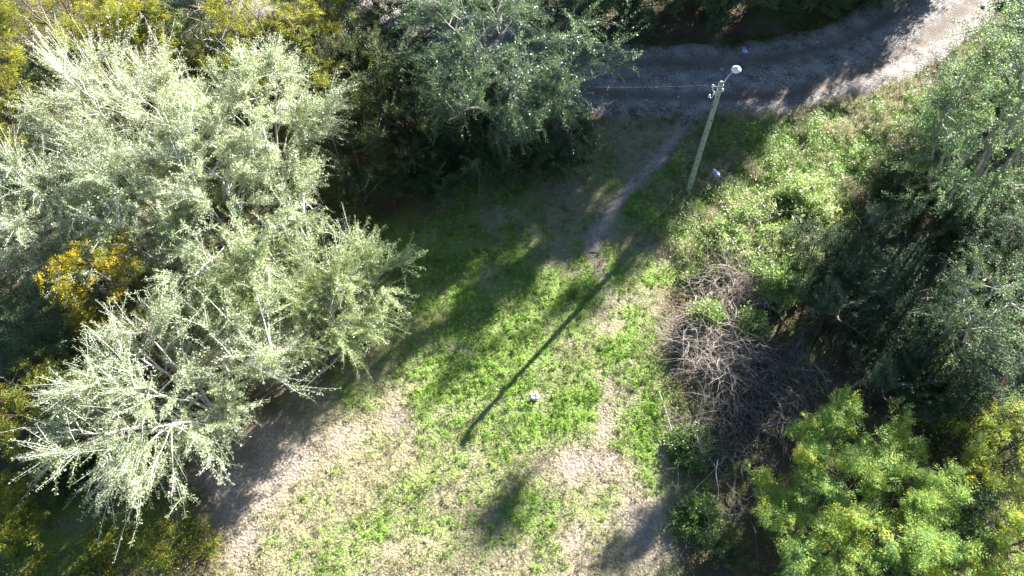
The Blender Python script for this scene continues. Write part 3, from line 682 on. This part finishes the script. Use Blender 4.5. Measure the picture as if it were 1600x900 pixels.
plant("shaded_shrub", blB, 1490, 330, 4.0, "dark shrub under the sunlit light green tree", "shrub", G_R, 2.2, 1.1)
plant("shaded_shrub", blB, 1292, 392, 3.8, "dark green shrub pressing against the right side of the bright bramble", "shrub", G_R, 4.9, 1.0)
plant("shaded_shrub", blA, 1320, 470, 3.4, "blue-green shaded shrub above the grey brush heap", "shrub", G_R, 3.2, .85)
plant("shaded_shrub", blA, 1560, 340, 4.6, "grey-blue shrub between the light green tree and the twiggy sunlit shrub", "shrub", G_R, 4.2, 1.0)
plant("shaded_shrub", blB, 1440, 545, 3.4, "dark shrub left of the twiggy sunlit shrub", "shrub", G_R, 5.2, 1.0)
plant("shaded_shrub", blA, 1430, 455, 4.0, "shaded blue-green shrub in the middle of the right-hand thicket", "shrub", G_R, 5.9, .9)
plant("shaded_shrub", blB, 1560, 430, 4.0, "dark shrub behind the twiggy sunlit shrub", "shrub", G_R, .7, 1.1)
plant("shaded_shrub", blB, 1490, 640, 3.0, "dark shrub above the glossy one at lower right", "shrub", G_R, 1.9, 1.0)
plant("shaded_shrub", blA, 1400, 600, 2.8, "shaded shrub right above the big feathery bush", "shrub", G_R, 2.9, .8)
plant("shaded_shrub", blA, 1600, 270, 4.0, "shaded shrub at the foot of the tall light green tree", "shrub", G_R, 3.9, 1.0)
plant("leafy_shrub", bush(83, 2.6, 5.0, 'blue_leaf', 420, 60, .08), 1585, 610, 5.0, "grey-green shrub at the right edge above the feathery bushes", "shrub")
plant("twiggy_shrub", build_tree("twiggy_shrub", 84, 2.5, 6.2, 'light_tree_leaf', 'pale_bark', 'whip', .1, dict(limbs=10, l2=7, whips=300, wl=(.6, 1.5), fork=.25, stems=2), dict(per=34, L=.10, asp=.5, spread=.13, per2=14, tone=.7), .015),
      1535, 495, 6.2, "sunlit shrub with bare whitish twigs in its centre at the right edge", "shrub")

# feathery bushes at the lower right
plant("feathery_shrub", feathery(91, 4.1, 4.3, 'acacia_leaf', 1150, sk=dict(limbs=14, l2=11, whips=620, lob=.5), lf=dict(nf=8, Lf=.5, pairs=6, tone=.52)), 1375, 808, 4.3,
      "big sunlit feathery green bush at lower right beside the brush heap", "shrub")
plant("feathery_shrub", feathery(92, 2.0, 4.2, 'acacia_leaf', 320, lf=dict(tone=.65)), 1590, 860, 4.2, "yellow-green feathery bush in the lower right corner", "shrub")
plant("feathery_shrub", feathery(93, 1.8, 4.6, 'acacia_leaf', 260, lf=dict(tone=.72)), 1575, 700, 4.6, "feathery bush with orange tips at the right edge", "shrub")
plant("feathery_shrub", feathery(94, .8, .9, 'mixed_leaf', 70, lf=dict(tone=.4)), 1140, 862, .9, "small feathery bush with leaves toned dark for shade, left of the big feathery one", "shrub")  # darker leaf colour than the big bush, standing in for shade
plant("leafy_shrub", bush(95, 2.0, 3.2, 'blue_leaf', 340, 60, .09, .6, lf=dict(tone=.65)), 1500, 810, 3.2, "glossy small-leaved shrub between the two feathery bushes", "shrub")

# bramble on the verge
BRA = dict(zlo=-.1, limbs=16, l2=6, whips=420, wl=(.4, 1.2), droop=-.12, wdir=(.4, .5, .45, .55), fork=.1, stems=4, stem_spread=.7)
def bramble(seed, R, h, **k): return build_tree("bramble", seed, R, h, 'bramble_leaf', 'dry_stem', 'whip', .025, BRA, dict(per=22, L=.11, asp=.65, spread=.15, per2=16, **k), .009)
plant("bramble_bush", bramble(101, 2.6, 1.3, tone=.7), 1180, 355, 1.3, "bright green bramble mound in the sun below the lamp post", "shrub")
plant("bramble_bush", bramble(102, 1.7, 1.5, tone=.7), 1265, 300, 1.5, "bramble with dry pinkish twigs at the dark shrubs' edge", "shrub")
plant("bramble_bush", bramble(104, .9, 1.1), 1105, 492, 1.1, "small green weed bush growing out of the tan dry brush", "shrub")
plant("bramble_bush", bramble(103, 1.4, 2.2), 1222, 440, 2.2, "yellow-green bramble between the dry brush and the dark shrubs", "shrub")

plant("bramble_bush", bramble(105, 1.1, .45, tone=.2), 1078, 695, .45, "low weed bush toned dark for shade at the clearing's right border beside the brush", "shrub")  # added bush, leaf tone lowered to look shaded
plant("bramble_bush", bramble(106, 1.2, .45, tone=.2), 1090, 805, .45, "low weed bush toned dark for shade at the dark lower right border", "shrub")  # second added bush, shade put into its leaf tone
plant("bramble_bush", bramble(107, .8, 1.3, tone=.5), 1175, 505, 1.3, "small green vine clump between the tan and the grey brush", "shrub")
# dead brush heaps
def brush(name, seed, rx, ry, h, n, mat):
    rng = np.random.default_rng(seed)
    a = rng.uniform(0, 6.28, n); q = np.sqrt(rng.random(n))
    fat = np.exp(rng.normal(0, .45, n))[:, None]
    s = np.stack([np.cos(a) * q * rx, np.sin(a) * q * ry, rng.uniform(0, h * .5, n)], 1)
    d = np.stack([rng.normal(0, 1, n), rng.normal(0, 1, n), np.abs(rng.normal(.5, .5, n))], 1)
    P = grow(s, d, rng.uniform(.7, 2.4, n), 8, -.11, .13, rng); P[:, :, 2] = np.clip(P[:, :, 2], .02, h * 1.25)
    k = n * 2; i = rng.integers(0, n, k); p, tg = sample_paths(P, i, rng.uniform(.2, 1, k))
    Q = grow(p, norm(tg + rng.normal(0, .7, (k, 3))), rng.uniform(.25, .9, k), 6, -.06, .16, rng); Q[:, :, 2] = np.clip(Q[:, :, 2], .02, h * 1.3)
    main = mesh_from(name + "_stems", *tubes(P, taper(n, 8, .010, .0035) * fat, 4), smooth=True)
    tw = mesh_from(name + "_twigs", *tubes(Q, taper(k, 6, .007, .003), 3), smooth=True)
    return [("stems", main, mat), ("twigs", tw, mat)]
G_B = "heaps of dead brush"
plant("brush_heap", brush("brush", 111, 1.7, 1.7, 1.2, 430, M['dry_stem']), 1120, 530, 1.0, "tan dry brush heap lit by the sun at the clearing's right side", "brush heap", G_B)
plant("brush_heap", brush("brush", 112, 2.5, 2.2, 1.5, 460, M['shade_toned_stem']), 1225, 610, 1.0, "grey brush heap with shade toned into its stems, above the big feathery bush", "brush heap", G_B)
plant("brush_heap", brush("brush", 113, 1.2, 1.5, .9, 150, M['shade_toned_stem']), 1120, 670, .8, "brush heap with shade toned into its stems, below the tan one", "brush heap", G_B)
plant("brush_heap", brush("brush", 114, 1.4, .9, .5, 60, M['shade_toned_stem']), 1130, 800, .5, "thin scatter of dead stems toned dark for shade, left of the big feathery bush", "brush heap", G_B)
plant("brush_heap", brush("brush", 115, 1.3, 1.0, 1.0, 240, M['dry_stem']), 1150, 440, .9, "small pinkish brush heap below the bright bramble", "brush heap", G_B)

# ------------------------------------------------------------------ lamp post
def lathe(profile, seg=20):
    pr = np.array(profile, float); a = np.arange(seg) * 2 * math.pi / seg
    V = np.stack([pr[:, None, 0] * np.cos(a), pr[:, None, 0] * np.sin(a), np.broadcast_to(pr[:, None, 1], (len(pr), seg))], -1).reshape(-1, 3)
    i = np.arange(len(pr) * seg).reshape(len(pr), seg)
    p, q = i[:-1], i[1:]
    return V, np.stack([p, np.roll(p, -1, 1), np.roll(q, -1, 1), q], -1).reshape(-1, 4)
M['pole_wood'] = rough_mat("pole_wood", [(.3, (.20, .23, .16)), (.55, (.31, .34, .25)), (.75, (.40, .41, .31))], 5, .8, .4, 6, stretch=(6, 6, .7))
M['galv'] = rough_mat("galvanised_steel", [(.3, (.5, .52, .54)), (.7, (.68, .7, .72))], 12, .4, .1, 3, .5)
M['white_enamel'] = rough_mat("white_enamel", [(.3, (.75, .77, .78)), (.7, (.84, .85, .85))], 6, .3, .02, 3, spec=.5)
M['porcelain'] = rough_mat("white_porcelain", [(.3, (.78, .78, .76)), (.7, (.85, .85, .84))], 6, .25, .02, 3, spec=.6)
M['dark_hole'] = rough_mat("dark_wood_hole", [(.3, (.03, .028, .02)), (.7, (.07, .06, .045))], 20, .9, .2)
M['glass_bowl'] = rough_mat("frosted_glass", [(.3, (.65, .68, .68)), (.7, (.75, .77, .77))], 5, .25, .02)
M['cable'] = rough_mat("grey_cable", [(.3, (.35, .35, .36)), (.7, (.5, .5, .5))], 5, .5, .05)
pb = at(1075, 299); PH = 7.25
lamp = tag(empty("lamp_post", (pb[0], pb[1], float(gh(pb[0], pb[1])))), "weathered greenish wooden lamp post with a white dome lamp beside the road", "lamp post")
zs = np.linspace(-.3, PH, 16); rngp = np.random.default_rng(5)
prof = [(.155 - .055 * (z / PH) + rngp.normal(0, .003), z) for z in zs] + [(.06, PH + .02), (.001, PH + .025)]
link("wooden_pole", mesh_from("wooden_pole", *lathe(prof, 16), smooth=True), M['pole_wood'], lamp)
hv, hf = lathe([(.001, .012), (.028, .012), (.034, 0)], 8); hole_me = mesh_from("bolt_hole", hv, hf)
for k, z in enumerate((.7, 1.15, 1.7, 2.2, 2.6, 3.1, 3.75, 4.25, 4.5, 5.1, 5.9, 6.5)):
    o = link("bolt_hole", hole_me, M['dark_hole'], lamp); a = -math.pi / 2 + rngp.normal(-.1, .45); rr = .155 - .055 * z / PH - .004
    o.location = (rr * math.cos(a), rr * math.sin(a), z); o.rotation_euler = (math.pi / 2, 0, a + math.pi / 2); o.scale = (1, 1.5, 1)
def curve_tube(name, pts, r, mat, parent, sides=8, n=6):
    p = smooth_line(np.array(pts, float), n)[None]
    return link(name, mesh_from(name, *tubes(p, np.full(p.shape[:2], r), sides), smooth=True), mat, parent)
curve_tube("arm", [(.06, -.02, 6.75), (.11, .02, 7.1), (.22, .10, 7.4), (.42, .25, 7.58), (.62, .40, 7.66)], .024, M['galv'], lamp)
for z in (6.8, 7.12):
    o = link("clamp_band", mesh_from("clamp_band", *lathe([(.112, -.03), (.122, -.03), (.122, .03), (.112, .03)], 16), smooth=False), M['galv'], lamp); o.location = (0, 0, z)
head = link("lamp_shade", mesh_from("lamp_shade", *lathe([(.215, -.03), (.225, -.02), (.22, .0), (.19, .06), (.13, .105), (.07, .125), (.05, .16), (.001, .165)], 24), smooth=True), M['white_enamel'], lamp)
head.location = (.62, .40, 7.62)
o = link("glass_bowl", mesh_from("glass_bowl", *lathe([(.19, -.02), (.16, -.10), (.09, -.15), (.001, -.165)], 20), smooth=True), M['glass_bowl'], head)
bar = curve_tube("cross_bracket", [(-.34, .03, 6.98), (-.1, -.02, 7.02), (.12, -.03, 7.05)], .02, M['galv'], lamp)
for x, y, z in ((-.33, .03, 7.0), (-.22, -.10, 6.72), (-.40, -.10, 6.55), (.13, -.06, 6.85)):
    o = link("insulator", mesh_from("insulator", *lathe([(.001, -.07), (.035, -.07), (.055, -.03), (.04, .0), (.055, .03), (.035, .08), (.001, .09)], 12), smooth=True), M['porcelain'], lamp); o.location = (x, y, z)
for pts in ([(-.33, .03, 6.95), (-.30, -.08, 6.85), (-.22, -.1, 6.75)], [(-.22, -.1, 6.68), (-.3, -.16, 6.5), (-.4, -.1, 6.52)], [(-.1, -.08, 6.6), (-.16, -.14, 6.75), (-.1, -.1, 6.95)]):
    curve_tube("tie_wire", pts, .012, M['porcelain'], lamp, 6)
c0 = np.array([pb[0] - .36, pb[1] + .03, 7.02]); c1 = np.array([at(690, 118, 6.6)[0], at(690, 118, 6.6)[1], 6.6])
tt = np.linspace(0, 1, 24)[:, None]; cp = c0 + (c1 - c0) * tt - np.array([0, 0, 1]) * (.35 * 4 * tt * (1 - tt))
tag(link("overhead_cable", mesh_from("overhead_cable", *tubes(cp[None], np.full((1, 24), .0025), 6), smooth=True), M['cable']), "thin grey cable running left from the top of the lamp post", "cable")

# ------------------------------------------------------------------ litter, stones, fallen branches
def crumple(name, seed, sx, sy, sz, mat, hole=False):
    rng = np.random.default_rng(seed); nu, nv = 16, 9; V = []
    for j in range(nv):
        for i in range(nu):
            a = i * 2 * math.pi / nu; b = -math.pi / 2 + math.pi * j / (nv - 1)
            rr = 1 + rng.normal(0, .30)
            z = math.sin(b) * rr
            if hole and z > 0: z *= .9 if math.cos(b) > .55 else -.1
            V.append((math.cos(a) * math.cos(b) * rr * sx, math.sin(a) * math.cos(b) * rr * sy, (z + .75) * sz))
    i = np.arange(nu * nv).reshape(nv, nu); p, q = i[:-1], i[1:]
    F = np.stack([p, np.roll(p, -1, 1), np.roll(q, -1, 1), q], -1).reshape(-1, 4)
    return mesh_from(name, np.array(V), F)
def flat_mat(name, c, rough=.5): return rough_mat(name, [(.3, tuple(.85 * v for v in c)), (.7, c)], 9, rough, .1)
M['blue_plastic'] = flat_mat("blue_plastic", (.42, .52, .82), .4); M['white_plastic'] = flat_mat("white_plastic", (.66, .64, .64), .4)
M['blue_card'] = flat_mat("blue_carton", (.5, .58, .84), .6)
def drop(name, me, mat, px, py, label, cat, rz=0, z=.0, group=None):
    p = at(px, py); o = link(name, me, mat); d, _ = path_dist(p[0], p[1], ROAD)
    zz = float(road_z(p[0], p[1], d / ROAD_W)) if d < ROAD_W else float(gh(p[0], p[1]))
    o.location = (p[0], p[1], zz + z); o.rotation_euler = (0, 0, rz); return tag(o, label, cat, group)
drop("plastic_bag", crumple("plastic_bag", 3, .14, .33, .06, M['blue_plastic']), M['blue_plastic'], 1117, 277, "crumpled blue plastic bag in the weeds by the lamp post", "bag", .35, .25)
drop("plastic_bag", crumple("white_bag", 4, .20, .15, .07, M['white_plastic'], True), M['white_plastic'], 835, 622, "torn white plastic bag in the bright clover", "bag", .2, .1)
bxv = np.array([(x, y, z) for z in (0, 1) for x, y in ((-.5, -.5), (.5, -.5), (.5, .5), (-.5, .5))], float) * (.30, .55, .07)
bxv[4:, :2] *= .94
bxf = np.array([(0, 3, 2, 1), (4, 5, 6, 7), (0, 1, 5, 4), (1, 2, 6, 5), (2, 3, 7, 6), (3, 0, 4, 7)])
drop("carton", mesh_from("carton", bxv, bxf), M['blue_card'], 1163, 78, "flattened pale blue carton at the far side of the shaded road", "carton", .1)
rs = np.random.default_rng(9)
stones = [mesh_from("stone", *stone_mesh("stone", rs)) for _ in range(4)]
for k, (px, py, s) in enumerate(((1026, 136, .17), (1128, 108, .15), (1188, 124, .11), (1250, 75, .11), (1300, 78, .10), (1120, 152, .13), (1060, 150, .12), (1390, 95, .12), (1460, 112, .14), (1472, 106, .12), (1330, 160, .11),
                                 (1225, 135, .09), (1170, 165, .10), (1010, 155, .10), (1350, 60, .09), (1290, 118, .1))):
    o = drop("stone", stones[k % 4], M['stone'], px, py, "pale loose stone on the shaded dirt road", "stone", k * 1.7, s * .15, "loose stones on the road"); o.scale = (s, s, s)
for px, py, s, lab in ((1537, 10, .24, "large pale stone at the sunlit end of the road"), (666, 846, .13, "elongated white stone in the dry grass near the bottom edge"), (700, 867, .09, "small round white stone near the bottom edge"),
                       (512, 738, .10, "small white stone on bare dirt right of the lower-left silvery tree"), (985, 568, .13, "grey stone in the clover beside the brush heap"), (1172, 36 + 40, .08, "white stone beside the blue carton")):
    o = drop("stone", stones[int(px) % 4], M['stone'], px, py, lab, "stone", px, s * .2); o.scale = (s, s * .8, s * .7)
def fallen(px_pts, r, label):
    p = np.array([at(a, b, h) for a, b, h in px_pts]); p[:, 2] += gh(p[:, 0], p[:, 1])
    P = smooth_line(p, 6)[None]; rr = np.linspace(r, r * .4, P.shape[1])[None]
    o = link("dead_branch", mesh_from("dead_branch", *tubes(P, rr, 5), smooth=True), M['pale_bark']); return tag(o, label, "branch")
fallen(((1029, 610, .25), (1046, 660, .3), (1058, 705, .25), (1060, 760, .2), (1057, 805, .1)), .018, "long thin dead branch hanging along the shaded grass edge")
fallen(((1122, 718, .9), (1119, 740, .8), (1123, 765, .7), (1119, 790, .5)), .022, "pale bent stick standing out in the dark brush")
fallen(((1065, 790, .3), (1085, 765, .35), (1110, 740, .5), (1135, 712, .8)), .018, "thin slanting dead branch across the dark brush")

# ------------------------------------------------------------------ just outside the picture: trees whose shade falls into it
def slender(x, y, h, seed):
    rng = np.random.default_rng(seed)
    root = tag(empty("slender_tree", (x, y, float(gh(x, y)))), "slender tall tree with a small tuft on top by the road's bend", "tree")
    p = grow(np.array([[0, 0, -.2]]), np.array([[0.02, .02, 1.]]), np.array([h]), 12, .02, .01, rng)
    r = .07 * (1 - np.linspace(0, 1, 12)) + .014
    link("trunk", mesh_from("slender_trunk", *tubes(p, r[None], 8), smooth=True), M['grey_bark'], root)
    n = 60; d = rng.normal(0, 1, (n, 3)); d[:, 2] = np.abs(d[:, 2]) * .9
    R = grow(np.repeat(p[:, -1], n, 0) - rng.random((n, 1)) * np.array([0, 0, .9]), norm(d), rng.uniform(.6, 1.4, n), 8, -.05, .06, rng)
    o = link("twigs", mesh_from("slender_twigs", *tubes(R, taper(n, 8, .012, .005), 3), smooth=True), M['grey_bark'], root); o["kind"] = "stuff"
    V, F, tone = foliage(R, 60, .15, .45, .12, rng, .1, .5, .7); link("crown", mesh_from("slender_crown", V, F, tone), M['dark_leaf'], root)
slender(35.8, 53.2, 24.5, 3)
